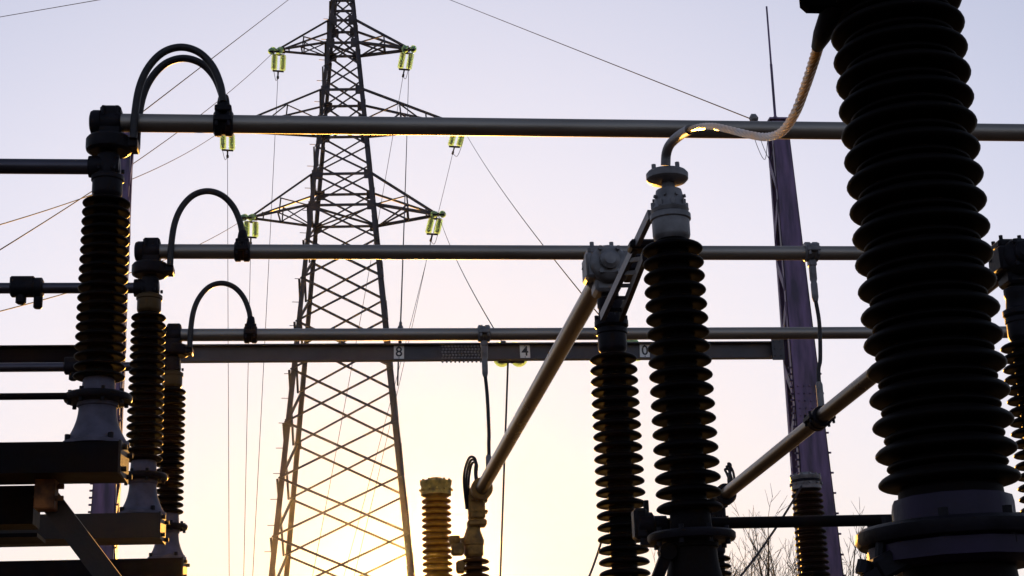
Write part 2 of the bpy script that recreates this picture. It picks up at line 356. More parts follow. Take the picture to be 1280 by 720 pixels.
# ------------------------------------------------------------------ gantry
GY = 17.0; BZ = 6.14; BH = 0.19
gan = thing('steel_gantry', (1.4, GY, 0), 'steel gantry, tapered posts coloured with purple shade, long cross beam and number plates', 'gantry')
def post(xa0, xa1, xb0, xb1, ztop, side):
    # top edges xa0..xa1, at z=0 edges xb0..xb1 ; side = x sign of the face towards the camera
    D0, D1 = 0.24, 0.50
    def P(u, v, z):
        t = z/ztop; return Vector((xb0+(xa0-xb0)*t + u*((xb1+(xa1-xb1)*t)-(xb0+(xa0-xb0)*t)), GY + v*(D1+(D0-D1)*t), z))
    m = MB()
    for (v0, v1) in ((0, 0.10), (0.90, 1.0)):       # front and rear channels
        for (u0, u1, w0, w1) in ((0, 1, v0, v0+0.012 if v0 == 0 else v1), (0, 0.035, v0, v1+(0.12 if v0 == 0 else 0)), (0.965, 1, v0, v1+(0.12 if v0 == 0 else 0))):
            if v0 != 0: w0 = v1-0.02 if (u0, u1) == (0, 1) else v0-0.1
            V = [P(u, v, z) for z in (0, ztop) for (u, v) in ((u0, w0), (u1, w0), (u1, w1), (u0, w1))]
            m.add(V, [(3, 2, 1, 0), (4, 5, 6, 7), (0, 1, 5, 4), (1, 2, 6, 5), (2, 3, 7, 6), (3, 0, 4, 7)])
    po = m.build('post', 'purple_shade_steel', gan)
    z = 0.7
    k = 0
    while z < ztop-0.2:
        for u in (0.0, 1.0):
            p = [P(u, 0.1, z-0.07), P(u, 0.92, z+0.28), P(u, 0.92, z+0.42), P(u, 0.1, z+0.07)]
            if k % 2: p = [P(u, 0.1, z+0.28), P(u, 0.92, z-0.07), P(u, 0.92, z+0.07), P(u, 0.1, z+0.42)]
            o = Vector((0.008 if u else -0.008, 0, 0)); V = p + [q+o for q in p]
            MB().add(V, [(0, 1, 2, 3), (7, 6, 5, 4), (0, 4, 5, 1), (1, 5, 6, 2), (2, 6, 7, 3), (3, 7, 4, 0)]).build('lacing_bar', 'purple_shade_steel', po)
        z += 0.62; k += 1
    m = MB(); c = P(0.5, 0.5, ztop); m.box(c + Vector((0, 0, 0.012)), (xa1-xa0+0.06, D0+0.06, 0.022)); m.build('cap_plate', 'purple_shade_steel', po)
    m = MB()
    for z in [3.6+0.075*i for i in range(32)]:
        for u in ((-0.01,) if (i_ := round(z/0.075)) % 3 else (-0.01, 1.01)): m.lathe([(0.012, -0.03), (0.012, 0.03)], 6, P(u, 0.06, z), (1, 0, 0))
    for i in range(7):
        for j in range(4): m.lathe([(0.011, 0), (0.011, 0.014)], 6, P(0.18+0.21*j, 0.0, 5.2+0.085*i)+Vector((0, -0.002, 0)), (0, -1, 0))
    tag(m.build('bolts', 'purple_shade_steel', po), kind='stuff')
    fo = MB().box((c.x, GY+0.3, 0.11), (1.2, 1.1, 0.22)); fo.build('foundation', 'concrete', po)
    return P
PR = post(5.09, 5.285, 5.03, 5.555, 8.93, -1)
PL = post(-2.46, -2.30, -2.66, -2.33, 8.85, 1)
WY = GY+0.098      # front of the web
def chan(x0, x1): return MB().channel((x0, GY+0.11, BZ), (x1, GY+0.11, BZ), BH, 0.09, 0.012, back=Vector((0, -1, 0)))
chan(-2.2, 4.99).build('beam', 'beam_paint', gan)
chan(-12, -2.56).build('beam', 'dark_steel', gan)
m = MB(); m.box((4.93, GY-0.004, BZ), (0.14, 0.02, BH+0.07))
for i in range(3):
    for j in range(2): m.bolt((4.89+j*0.07, GY-0.014, BZ-0.08+i*0.08), (0, -1, 0))
m.build('end_plate', 'beam_paint', gan)
m = MB(); m.box((1.365, WY-0.008, BZ), (0.5, 0.012, BH-0.03)); sp = m.build('splice_plate', 'beam_paint', gan)
m = MB()
for i in range(13):
    for j in range(5): m.bolt((1.15+i*0.036+(0.01 if j % 2 else 0), WY-0.013, BZ-0.066+j*0.033), (0, -1, 0), 0.0125, 0.03)
for i in range(10): m.bolt((1.15+i*0.047, GY+0.05, BZ-BH/2), (0, 0, -1), 0.011, 0.028)
tag(m.build('bolts', 'cast', sp), kind='stuff')
def digit(ch, size, parent, c):
    cu_ = bpy.data.curves.new('digit', 'FONT'); cu_.body = ch; cu_.size = size; cu_.align_x = 'CENTER'; cu_.align_y = 'CENTER'; cu_.extrude = 0.001; cu_.offset = 0.002
    t = bpy.data.objects.new('tmp', cu_); col.objects.link(t); dg = bpy.context.evaluated_depsgraph_get()
    me = bpy.data.meshes.new_from_object(t.evaluated_get(dg)); bpy.data.objects.remove(t)
    me.transform(Matrix.Translation(Vector(c)-ORG[parent]) @ Matrix.Rotation(R(90), 4, 'X')); me.materials.clear(); me.materials.append(MAT['digit_black'])
    o = bpy.data.objects.new('digit', me); col.objects.link(o); o.parent = parent; return o
for ch, x in (('8', 0.674), ('4', 2.073), ('0', 3.425)):
    p = MB().bevbox((x, WY-0.008, BZ+0.008), (0.112, 0.012, 0.148), 0.002, Matrix.Rotation({'8': 0.015, '4': -0.02, '0': 0.03}[ch], 3, 'Y')).build('number_plate', 'plate_white', gan)
    fx = MB()
    for sz in (-1, 1): fx.bolt((x, WY-0.014, BZ+0.008+sz*0.064), (0, -1, 0), 0.006, 0.005)
    fx.build('bolts', 'dark_cast', p)
    tag(p, f'white number plate reading {ch}'); digit(ch, 0.155, p, (x, WY-0.0165, BZ+0.008))
rod = MB(); b = PR(0.42, 0.5, 8.95); rod.lathe([(0.07, 0), (0.045, 0.03), (0.03, 0.06), (0.0165, 0.08), (0.016, 0.75), (0.0125, 0.76), (0.011, 1.52)], 8, b, (0.01, 0, 1))
rod.build('lightning_rod', 'purple_shade_steel', gan)
m = MB(); q = at(937, 148, GY); m.lathe([(0.02, 0), (0.055, 0.02), (0.055, 0.07), (0.02, 0.1)], 10, q, (1, 0, 0)); m.tube([q, PR(0.0, 0.5, 8.9)], 0.012, 6)
for s_ in (0.0, 0.07): m.tube(spline([q+Vector((s_, 0, 0)), q+Vector((0.05+s_, 0, -0.3)), q+Vector((0.14+s_, 0, -0.52)), q+Vector((0.2+s_, 0, -0.25)), PR(0.0, 0.5, 8.75)], 6), 0.004, 4)
m.build('earth_wire_clamp', 'cast', gan)
# drop wire below the gantry
wire(at(635, 452, 17.55), at(624, 760, 17.55), -0.0, 'thin drop wire hanging below the yellow glass discs under the beam', 0.011)
wire(at(498, 448, 17.5), at(497, 482, 17.5), 0.0, 'short thin wire end below the number 8 plate', 0.009)

# ------------------------------------------------------------------ busbars along x
BUSZ = 5.05; BUSY = (8.13, 10.31, 12.39); LX = (-1.213, -1.235, -1.287)
pos = ('highest', 'middle', 'lowest')
for i in range(3):
    o = MB().tube([(LX[i]-0.02+k*(13.2+0.02)/24*1.07, BUSY[i], BUSZ-0.010*math.sin(math.pi*k/24)*(k > 0)) for k in range(25)], 0.05, 28).build('busbar_tube', 'aluminium', org=(LX[i], BUSY[i], BUSZ))
    tag(o, f'long grey aluminium busbar tube, {pos[i]} of the three crossing the picture', 'busbar', 'long busbar tubes')
    z = 4.795
    lb = MB().tube([(-12, BUSY[i], z), (LX[i]-0.02, BUSY[i], z)], 0.041 if i == 0 else 0.036, 24).build('busbar_tube', 'dark_aluminium', org=(LX[i], BUSY[i], z))
    tag(lb, f'short dark busbar tube leaving the left edge, {pos[i]} of those three', 'busbar', 'busbar tubes at the left edge')
for x, i in ((at(33, 358, 10.31).x, 1), (at(97, 462, 12.39).x, 2)):
    t = thing('busbar_clamp', (x, BUSY[i], 4.795), ('dark clamp with a hanging stud on the middle left busbar tube', 'dark clamp with a hanging stud on the lowest left busbar tube')[i-1], 'clamp', 'left busbar clamps')
    m = MB(); c = Vector((x, BUSY[i], 4.795)); m.lathe([(0.05, -0.10), (0.062, -0.09), (0.062, 0.05), (0.07, 0.06), (0.07, 0.10), (0.05, 0.11)], 16, c, (1, 0, 0)); m.bevbox(c+Vector((-0.02, 0, 0.04)), (0.16, 0.11, 0.06), 0.01); m.build('body', 'dark_cast', t)
    m = MB(); m.lathe([(0.035, 0), (0.035, 0.05), (0.02, 0.06)], 10, c+Vector((-0.03, 0, -0.05)), (0, 0, -1)); m.lathe([(0.03, 0), (0.03, 0.09), (0.022, 0.1)], 10, c+Vector((0.08, 0, -0.04)), (0, 0, -1)); m.build('stud', 'dark_cast', t)

def ring_clamp(parent, c, d, r=0.068, L=0.1, m='cast', name='clamp'):
    c = Vector(c); d = Vector(d).normalized(); x, y = basis(d); b = MB()
    b.lathe([(r-0.012, -L/2), (r, -L/2+0.008), (r, -0.012), (r-0.008, -0.008), (r-0.008, 0.008), (r, 0.012), (r, L/2-0.008), (r-0.012, L/2)], 20, c, d)
    for sg in (-1, 1):
        b.bevbox(c + x*sg*(r+0.006), (0.034, 0.034, L*0.9), 0.005, Matrix((x, y, d)).transposed())
        for q in (-0.3, 0.3): b.bolt(c + x*sg*(r+0.01) + d*L*q + y*0.012, y, 0.010, 0.026); b.bolt(c + x*sg*(r+0.01) + d*L*q - y*0.012, -y, 0.010, 0.03)
    return b.build(name, m, parent)

# ------------------------------------------------------------------ post insulators
SHED = {}
def shed_mesh(key, rc, rs, th, m):
    if key in SHED: return SHED[key]
    prof = []
    for k in range(13):          # rounded, slightly drooping lobe
        ph = -math.pi/2 + math.pi*k/12; c_ = max(0.0, math.cos(ph))
        prof.append((rc + (rs-rc)*c_**0.8, th*0.5 + th*0.5*math.sin(ph)*(1.0 if math.sin(ph) > 0 else 0.9) - (rs-rc)*0.13*c_))
    b = MB().lathe(prof, 40, caps=False)
    me = bpy.data.meshes.new('shed'); me.from_pydata([tuple(v) for v in b.v], [], b.f); me.polygons.foreach_set('use_smooth', [True]*len(me.polygons)); me.materials.append(MAT[m])
    SHED[key] = me; return me
def insulator(loc, label, zs0, zs1, n, rc=0.07, rs=0.125, m='porcelain', alt=None, group='post insulators', pedestal=True, capm='cast', basem='cement_cone', name='post_insulator', ring=True):
    """standing insulator: loc = foot; zs0..zs1 heights of the shed stack above the foot"""
    t = thing(name, loc, label, 'insulator', group); L = zs1-zs0; pitch = L/n
    MB().lathe([(rc*1.04, zs0-0.02), (rc*1.02, zs0+0.02), (rc, zs0+L*0.5), (rc*0.96, zs1+0.02)], 32).build('core', m, t, local=True)
    me = shed_mesh((rc, rs, m, round(pitch, 3)), rc*0.985, rs, pitch*(0.66 if not alt else 0.60), m)
    for k in range(n):
        o = bpy.data.objects.new('shed', me); col.objects.link(o); o.parent = t; o.location = (0, 0, zs0+pitch*(k+0.06))
        s_ = 1.02-0.05*k/n if not alt else 0.955+0.03*k/n; o.scale = (s_, s_, 1)
        o.rotation_euler = (random.uniform(-0.006, 0.006), random.uniform(-0.006, 0.006), random.uniform(0, 6))
    if alt:
        me2 = shed_mesh((rc, alt, m, 'alt'), rc*0.985, alt, pitch*0.36, m)
        for k in range(n-1):
            o = bpy.data.objects.new('shed', me2); col.objects.link(o); o.parent = t; o.location = (0, 0, zs0+pitch*(k+0.66)); o.rotation_euler = (0, 0, random.uniform(0, 6))
    fl = MB().lathe([(rc*1.2, zs0-0.075), (rc*1.24, zs0-0.07), (rc*1.18, zs0-0.005), (rc*1.08, zs0+0.004)], 32); fl.build('lower_flange', basem, t, local=True)
    if ring:
        rp = MB().lathe([(rs*1.0, zs0-0.125), (rs*1.3, zs0-0.118), (rs*1.34, zs0-0.108), (rs*1.34, zs0-0.092), (rs*1.28, zs0-0.084), (rc*1.2, zs0-0.074)], 36)
        rg = rp.build('ring_plate', 'dark_cast', t, local=True); bb = MB()
        for k in range(8):
            a = k*math.pi/4+0.3; bb.bolt((rs*1.1*math.cos(a), rs*1.1*math.sin(a), zs0-0.085), (0, 0, 1), 0.011, 0.02); bb.bolt((rs*1.12*math.cos(a), rs*1.12*math.sin(a), zs0-0.120), (0, 0, -1), 0.011, 0.02)
        bb.build('bolts', 'dark_cast', rg, local=True)
    if pedestal:
        zt = zs0-0.125; pr = [(rs*1.3, 0.0), (rs*1.3, 0.018), (rs*1.16, 0.024)]
        for k in range(9): f = k/8; pr.append((rs*(0.74+0.42*(1-f)**2.0), 0.03+(zt-0.055)*f))
        pr += [(rs*0.80, zt-0.02), (rs*0.80, zt)]
        pd = MB().lathe(pr, 32).build('pedestal', basem, t, local=True); bb = MB()
        for k in range(4):
            a = k*math.pi/2+0.6; bb.bolt((rs*1.22*math.cos(a), rs*1.22*math.sin(a), 0.018), (0, 0, 1), 0.014, 0.028)
        bb.build('bolts', 'dark_cast', pd, local=True)
    cz = zs1
    MB().lathe([(rc*0.95, cz-0.005), (rc*1.12, cz+0.008), (rc*1.16, cz+0.02), (rc*1.16, cz+0.085), (rc*1.26, cz+0.09), (rc*1.26, cz+0.112), (rc*1.14, cz+0.118), (rc*0.9, cz+0.125)], 32).build('metal_cap', capm, t, local=True)
    return t

FOOT = 3.28
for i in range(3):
    t = insulator((LX[i], BUSY[i], FOOT), ('large black ribbed post insulator at far left, nearest of the three in the row', 'black ribbed post insulator at left carrying the middle busbar', 'smallest farthest black ribbed post insulator in the left row')[i], 0.35, 1.345, 19, 0.068, (0.128, 0.116, 0.112)[i], group='left row of post insulators', capm=('dark_cast', 'gold_lit_cast', 'gold_lit_cast')[i])
    c = Vector((LX[i], BUSY[i], 0))
    # head: collar that grips the left tube, terminal disc, busbar end clamp
    m = MB(); m.lathe([(0.062, 4.75), (0.066, 4.77), (0.058, 4.86), (0.04, 4.875), (0.036, 4.90)], 20, c)
    m.lathe([(0.058, -0.10), (0.06, -0.09), (0.06, 0.05), (0.05, 0.06)], 18, c+Vector((0, 0, 4.795)), (1, 0, 0))
    for k in range(6):
        a = k*math.pi/3; m.bolt(c+Vector((0.078*math.cos(a), 0.078*math.sin(a), 4.758)), (0, 0, 1), 0.009, 0.02)
    m.build('head_collar', 'dark_cast', t)
    m = MB(); m.lathe([(0.10, 4.875), (0.118, 4.885), (0.122, 4.90), (0.122, 4.945), (0.11, 4.96), (0.07, 4.972)], 28, c)
    m.bevbox(c+Vector((0.10, 0, 4.915)), (0.11, 0.12, 0.05), 0.006)
    for k in range(4): m.bolt(c+Vector((0.09+0.05*(k % 2), -0.03+0.06*(k//2), 4.94)), (0, 0, 1), 0.009, 0.02)
    m.build('terminal_disc', 'dark_cast', t)
    m = MB(); e = c+Vector((0, 0, BUSZ))
    m.lathe([(0.045, -0.105), (0.060, -0.10), (0.068, -0.085), (0.068, -0.05), (0.062, -0.045), (0.064, 0.05), (0.056, 0.06)], 24, e, (1, 0, 0))
    m.bevbox(e+Vector((0.005, 0, 0.055)), (0.11, 0.10, 0.06), 0.012); m.bevbox(e+Vector((0.005, 0, -0.06)), (0.12, 0.10, 0.06), 0.01)
    for sx in (-1, 1):
        for sy in (-1, 1): m.bolt(e+Vector((0.005+sx*0.035, sy*0.055, 0.02)), (0, 0, 1), 0.010, 0.055)
    m.build('busbar_saddle', 'dark_cast', t)

# flexible expansion loops between the disc and the busbar
for i in range(3):
    c = Vector((LX[i], BUSY[i], 0)); k = 0.97
    t = thing('flexible_connector', c+Vector((0.33, 0, BUSZ)), ('double black cable loop arching over the highest busbar end', 'brown tinted single cable loop arching over the middle busbar end', 'smallest single cable loop arching over the lowest busbar end')[i], 'cable', 'cable loops over busbar ends')
    prof = [(0.135, 4.93), (0.137, 5.05), (0.155, 5.22), (0.20, 5.345), (0.275, 5.435), (0.37, 5.468), (0.465, 5.44), (0.54, 5.36), (0.585, 5.25), (0.602, 5.15)]
    yy = (-0.07, 0.07) if i == 0 else (-0.065,)
    for q in yy:
        MB().tube(spline([c+Vector((x, q*(1 if i == 0 else max(0, 1-abs(x-0.13)*2)), z)) for x, z in prof], 6), 0.0205 if i == 0 else 0.0215, 12).build('cable', 'cable', t)
    b = c+Vector((0.602, 0, BUSZ)); ring_clamp(t, b, (1, 0, 0), 0.07, 0.105, 'dark_cast')
    m = MB()
    for q in (yy if i == 0 else (0,)): m.lathe([(0.034, 0), (0.036, 0.03), (0.03, 0.07), (0.026, 0.085)], 14, b+Vector((0, q*0.6, 0.06)), (0, q*0.3, 1))
    m.bevbox(b+Vector((0, 0, 0.066)), (0.09, 0.15 if i == 0 else 0.08, 0.035), 0.006); m.build('cable_socket', 'dark_cast', t)

# right hand insulators
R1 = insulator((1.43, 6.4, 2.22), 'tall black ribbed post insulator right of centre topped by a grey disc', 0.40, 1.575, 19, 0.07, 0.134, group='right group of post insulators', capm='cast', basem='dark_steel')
c = Vector((1.43, 6.4, 0))
m = MB(); m.lathe([(0.078, 3.915), (0.083, 3.93), (0.072, 3.945), (0.062, 3.99), (0.056, 4.02), (0.03, 4.03), (0.028, 4.055)], 24, c)
for k in range(8):
    a = k*math.pi/4; m.bolt(c+Vector((0.073*math.cos(a), 0.073*math.sin(a), 3.935)), (0, 0, 1), 0.010, 0.028); m.bolt(c+Vector((0.060*math.cos(a+0.3), 0.060*math.sin(a+0.3), 3.985)), (math.cos(a+.3), math.sin(a+.3), 0.1), 0.008, 0.014)
m.build('neck', 'cast', R1)
m = MB(); o = Vector((1.427, 6.4, 4.055)); m.lathe([(0.04, 0), (0.082, 0.008), (0.091, 0.018), (0.092, 0.042), (0.084, 0.052), (0.04, 0.056)], 30, o, (0.02, -0.03, 1))
for k in range(4):
    a = k*math.pi/2+0.5; m.bolt(o+Vector((0.072*math.cos(a), 0.072*math.sin(a), 0.05)), (0, 0, 1), 0.010, 0.024)
m.build('terminal_disc', 'cast', R1)

R2 = insulator((1.362, 7.6, 2.05), 'slimmer black ribbed post insulator under the upper end of the slanting tube', 0.40, 1.57, 21, 0.062, 0.121, group='right group of post insulators', capm='dark_cast', basem='dark_steel')
m = MB(); c = Vector((1.362, 7.6, 0)); m.lathe([(0.07, 3.735), (0.085, 3.75), (0.085, 3.775), (0.066, 3.785), (0.06, 3.84), (0.066, 3.85), (0.066, 3.89), (0.045, 3.90), (0.045, 3.96)], 24, c)
for k in range(8):
    a = k*math.pi/4; m.bolt(c+Vector((0.074*math.cos(a), 0.074*math.sin(a), 3.775)), (0, 0, 1), 0.010, 0.03)
m.build('neck', 'dark_cast', R2)
RR = insulator((3.495, 7.6, 2.10), 'black ribbed post insulator cut off by the right edge of the picture', 0.40, 1.57, 21, 0.062, 0.121, group='right group of post insulators', capm='dark_cast', basem='dark_steel')
m = MB(); c = Vector((3.495, 7.6, 0.05)); m.lathe([(0.07, 3.735), (0.085, 3.75), (0.085, 3.775), (0.066, 3.785), (0.06, 3.84), (0.066, 3.85), (0.066, 3.89), (0.045, 3.90), (0.045, 3.96)], 24, c)
m.build('neck', 'dark_cast', RR)
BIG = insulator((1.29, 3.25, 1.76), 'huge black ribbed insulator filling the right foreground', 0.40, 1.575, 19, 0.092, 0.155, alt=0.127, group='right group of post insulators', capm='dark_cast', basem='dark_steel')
# base hardware and terminal of the near insulator
c = Vector((1.29, 3.25, 0))
m = MB(); m.lathe([(0.125, 2.135), (0.128, 2.12), (0.128, 2.06), (0.15, 2.05), (0.19, 2.035), (0.19, 2.0), (0.15, 1.99)], 12, c, smooth=False)
for k in range(8):
    a = k*math.pi/4+0.2; m.bolt(c+Vector((0.165*math.cos(a), 0.165*math.sin(a), 2.04)), (0, 0, 1), 0.014, 0.022)
m.build('clamp_collar', 'collar_purple', BIG)
m = MB(); m.bevbox(c+Vector((-0.02, -0.02, 3.49)), (0.24, 0.2, 0.03), 0.008); m.build('top_flange', 'dark_steel', BIG)
tp = at(1012, 4, 3.25)
m = MB(); m.bevbox((tp.x+0.06, 3.25, tp.z+0.012), (0.155, 0.07, 0.055), 0.014); m.bar((tp.x+0.10, 3.25, tp.z+0.03), (1.24, 3.25, 3.48), 0.05, 0.05); m.build('terminal_arm', 'matte_black', BIG)
m = MB(); p = at(1098, 690, 3.2)
m.bevbox(p+Vector((0.03, 0, -0.02)), (0.10, 0.06, 0.05), 0.008, Matrix.Rotation(-0.45, 3, 'Y')); m.bevbox(p+Vector((0.09, 0.0, 0.01)), (0.09, 0.07, 0.06), 0.008)
m.tube([p+Vector((0.0, 0, -0.03)), p+Vector((0.01, 0, 0.03))], 0.012, 8); m.bolt(p+Vector((0.005, 0, 0.03)), (0, 0, 1), 0.009, 0.02); m.tube([p+Vector((0.03, 0, 0.0)), p+Vector((0.035, 0, 0.055))], 0.006, 8)
m.lathe([(0.016, -0.01), (0.016, 0.018)], 8, p+Vector((-0.035, 0, -0.035)), (0.3, 0, 1)); m.bar(p+Vector((-0.06, 0, -0.07)), p+Vector((0.1, 0, 0.01)), 0.05, 0.025); m.build('lever', 'dark_cast', BIG)

# slanting tubes with their clamps and end fittings
def slant(A, B, label, dropY, tail):
    A = Vector(A); B = Vector(B); d = (B-A).normalized()
    t = thing('connection_tube', B, label, 'busbar', 'connection tubes')
    MB().tube([A, B], 0.0505, 28).build('tube', 'shaded_aluminium', t)
    m = MB()
    m.lathe([(0.06, -0.13), (0.085, -0.12), (0.098, -0.10), (0.098, -0.02), (0.088, 0.0), (0.098, 0.015), (0.10, 0.07), (0.085, 0.09), (0.058, 0.10)], 24, A, d)
    m.bevbox(A+Vector((0, 0, -0.08)), (0.13, 0.15, 0.10), 0.015); m.bevbox(A+Vector((0.08, -0.03, 0.02)), (0.07, 0.14, 0.11), 0.012); m.bevbox(A+Vector((-0.02, 0, 0.085)), (0.15, 0.15, 0.05), 0.014)
    m.bevbox(A+Vector((-0.085, -0.02, 0.0)), (0.05, 0.16, 0.13), 0.012); m.bevbox(A+Vector((0.0, -0.11, 0.01)), (0.12, 0.05, 0.15), 0.014); m.lathe([(0.045, 0), (0.05, 0.01), (0.05, 0.03), (0.03, 0.045)], 14, A+Vector((0.0, -0.13, 0.01)), (0, -1, 0))
    for (bx, bz) in ((-0.045, -0.05), (0.045, -0.05), (-0.045, 0.07), (0.045, 0.07)): m.bolt(A+Vector((bx, -0.135, bz)), (0, -1, 0), 0.012, 0.022)
    for (bx, by) in ((-0.07, -0.05), (0.03, -0.05), (-0.07, 0.05), (0.03, 0.05)): m.bolt(A+Vector((bx, by, 0.108)), (0, 0, 1), 0.011, 0.024)
    x, y = basis(d)
    for k in range(8):
        a = k*math.pi/4+0.2
        m.bolt(A + d*(-0.01) + (x*math.cos(a)+y*math.sin(a))*0.09, d, 0.012, 0.035); m.bolt(A + d*0.03 + (x*math.cos(a)+y*math.sin(a))*0.094, x*math.cos(a)+y*math.sin(a), 0.011, 0.02)
    m.build('upper_clamp', 'cast' if tail == 'glare_bronze' else 'dark_cast', t)
    m = MB(); m.lathe([(0.056, -0.02), (0.085, -0.015), (0.085, 0.04), (0.06, 0.045), (0.06, 0.14), (0.082, 0.15), (0.082, 0.21), (0.06, 0.22)], 24, B, d)
    e = B + d*0.20
    m.bevbox(e+Vector((-0.02, 0, -0.10)), (0.13, 0.13, 0.20), 0.015); m.bevbox(e+Vector((-0.02, 0, -0.23)), (0.15, 0.15, 0.05), 0.012); m.lathe([(0.028, -0.32), (0.028, -0.22)], 12, e+Vector((-0.02, 0, 0)))
    for k in range(6): m.bolt(e+Vector((0.045, -0.04+0.04*(k % 3), -0.05-0.09*(k//3))), (1, 0, 0), 0.012, 0.02); m.bolt(e+Vector((-0.06+0.04*(k % 3), -0.065, -0.05-0.09*(k//3))), (0, -1, 0), 0.012, 0.02)
    m.build('end_terminal', tail, t)
    for k in range(3):
        sg = -1 if tail == 'glare_bronze' else 1; o = Vector((-sg*(0.02*k-0.05), 0.015*k, 0)); b0 = (e+Vector((-0.075, -0.03, -0.12))) if sg < 0 else B+Vector((0.06, 0, 0.04)); b1 = B+Vector((sg*0.03, 0, 0.05)); tp_ = B + Vector((sg*0.04, 0.05, 0.27-0.02*k))
        MB().tube(spline([b0+o*0.5, b0.lerp(tp_, 0.55)+o+Vector((-0.02, 0, 0.02)), tp_+o*0.6+Vector((-0.02, 0, -0.02)), tp_+o*0.3+Vector((0.015, 0, -0.03)), b1.lerp(tp_, 0.4)+o*0.3, b1+o*0.3], 6), 0.010, 8).build('loop_cable', 'cable', t)
    return t, A, B, d
T1, A1, B1, D1 = slant((1.345, 7.6, 4.045), (1.115, 12.30, 3.775), 'steeply slanting busbar tube in the centre going down behind the post insulators', 12.39, 'glare_bronze')
T2, A2, B2, D2 = slant((3.495, 7.6, 4.085), (3.045, 12.30, 3.70), 'gently slanting busbar tube at right passing behind the huge insulator', 10.31, 'dark_cast')

# end insulators of the slanting tubes
E1 = insulator((B1.x-0.06, 12.50, 1.72), 'brown insulator head below the lower end of the steep tube', 0.40, 1.555, 20, 0.066, 0.124, group='insulators under the tube ends', m='dark_brown_porcelain', capm='glare_bronze')
c = Vector((B1.x-0.06, 12.50, 0)); m = MB(); m.lathe([(0.082, 3.37), (0.085, 3.40), (0.075, 3.43), (0.05, 3.50), (0.04, 3.52)], 18, c); m.bevbox(c+Vector((-0.13, -0.05, 3.33)), (0.10, 0.08, 0.10), 0.015); m.lathe([(0.03, 0), (0.045, 0.02), (0.045, 0.07)], 12, c+Vector((-0.15, -0.05, 3.36)), (0, 0, 1)); m.bar(c+Vector((-0.1, 0, 3.40)), c+Vector((0, 0, 3.42)), 0.04, 0.04)
m.bevbox(c+Vector((-0.11, -0.05, 3.19)), (0.07, 0.07, 0.1), 0.015); m.bevbox(c+Vector((-0.10, -0.06, 3.07)), (0.09, 0.09, 0.08), 0.02); m.build('side_terminal', 'glare_bronze', E1)
E2 = insulator((B2.x-0.06, 12.50, 1.66), 'dark insulator hidden behind the tall post insulator under the gentle tube end', 0.40, 1.60, 20, 0.062, 0.112, group='insulators under the tube ends', capm='dark_cast')

# drop cables from busbars to tubes
def drop(i, x, tx, tz, ty, label, m_='cast'):
    top = Vector((x, BUSY[i], BUSZ)); t = thing('drop_cable', top, label, 'cable', 'drop cables')
    ring_clamp(t, top, (1, 0, 0), 0.07, 0.10, m_)
    m = MB(); m.bevbox(top+Vector((0, 0, -0.085)), (0.055, 0.06, 0.05), 0.008); m.lathe([(0.026, -0.10), (0.026, -0.20), (0.02, -0.22), (0.024, -0.235), (0.024, -0.33), (0.017, -0.36)], 14, top); m.build('sleeve', m_, t)
    e = Vector((tx, ty, tz)); q = top+Vector((0, 0, -0.34))
    MB().tube(spline([q, q+Vector((0.012, 0, -0.18)), q.lerp(e, 0.55)+Vector((0.012, 0, 0)), e+Vector((0.004, 0, 0.25)), e+Vector((0, 0, 0.02))], 8), 0.0145, 10).build('cable', 'cable', t)
    m = MB(); m.lathe([(0.024, 0.0), (0.024, 0.16), (0.017, 0.18)], 12, e); m.bevbox(e+Vector((0, 0, -0.01)), (0.06, 0.06, 0.05), 0.008); m.build('socket', m_, t)
    return t
p1 = A1.lerp(B1, 0.985)
drop(2, 1.175, 1.175, p1.z+0.08, 12.30, 'dangling cable from the lowest busbar to the steep tube end')
f2 = (10.31-A2.y)/(B2.y-A2.y); p2 = A2.lerp(B2, f2)
t = drop(1, 3.285, p2.x+0.02, p2.z+0.075, 10.31, 'dangling cable from the middle busbar to the gentle slanting tube')
ring_clamp(t, p2, D2, 0.072, 0.14, 'dark_cast', 'tube_clamp')

# ladder-like link between the two centre heads
t = thing('ladder_link', (1.4, 7.0, 3.8), 'ladder-like metal link between the two post insulator heads', 'link')
a0, a1 = at(813, 268, 6.45), at(753, 396, 7.5); b0, b1 = at(806, 320, 6.6), at(776, 397, 7.45)
MB().bar(a0, a1, 0.022, 0.045).build('side_bar', 'cast', t); MB().bar(b0, b1, 0.022, 0.045).build('side_bar', 'dark_cast', t)
for k in range(5):
    f = 0.42+0.125*k; MB().bar(a0.lerp(a1, f), b0.lerp(b1, max(0.0, (f-0.40)/0.6)), 0.018, 0.018).build('rung', 'dark_cast', t)
m = MB(); m.bevbox(at(802, 308, 6.75), (0.12, 0.10, 0.045), 0.012); m.build('arm', 'dark_cast', t); MB().bevbox(at(790, 335, 7.1), (0.07, 0.2, 0.09), 0.012).build('knuckle', 'dark_cast', t); MB().tube([at(812, 277, 6.48), at(822, 277, 6.48)], 0.01, 8).build('pin', 'dark_cast', t)

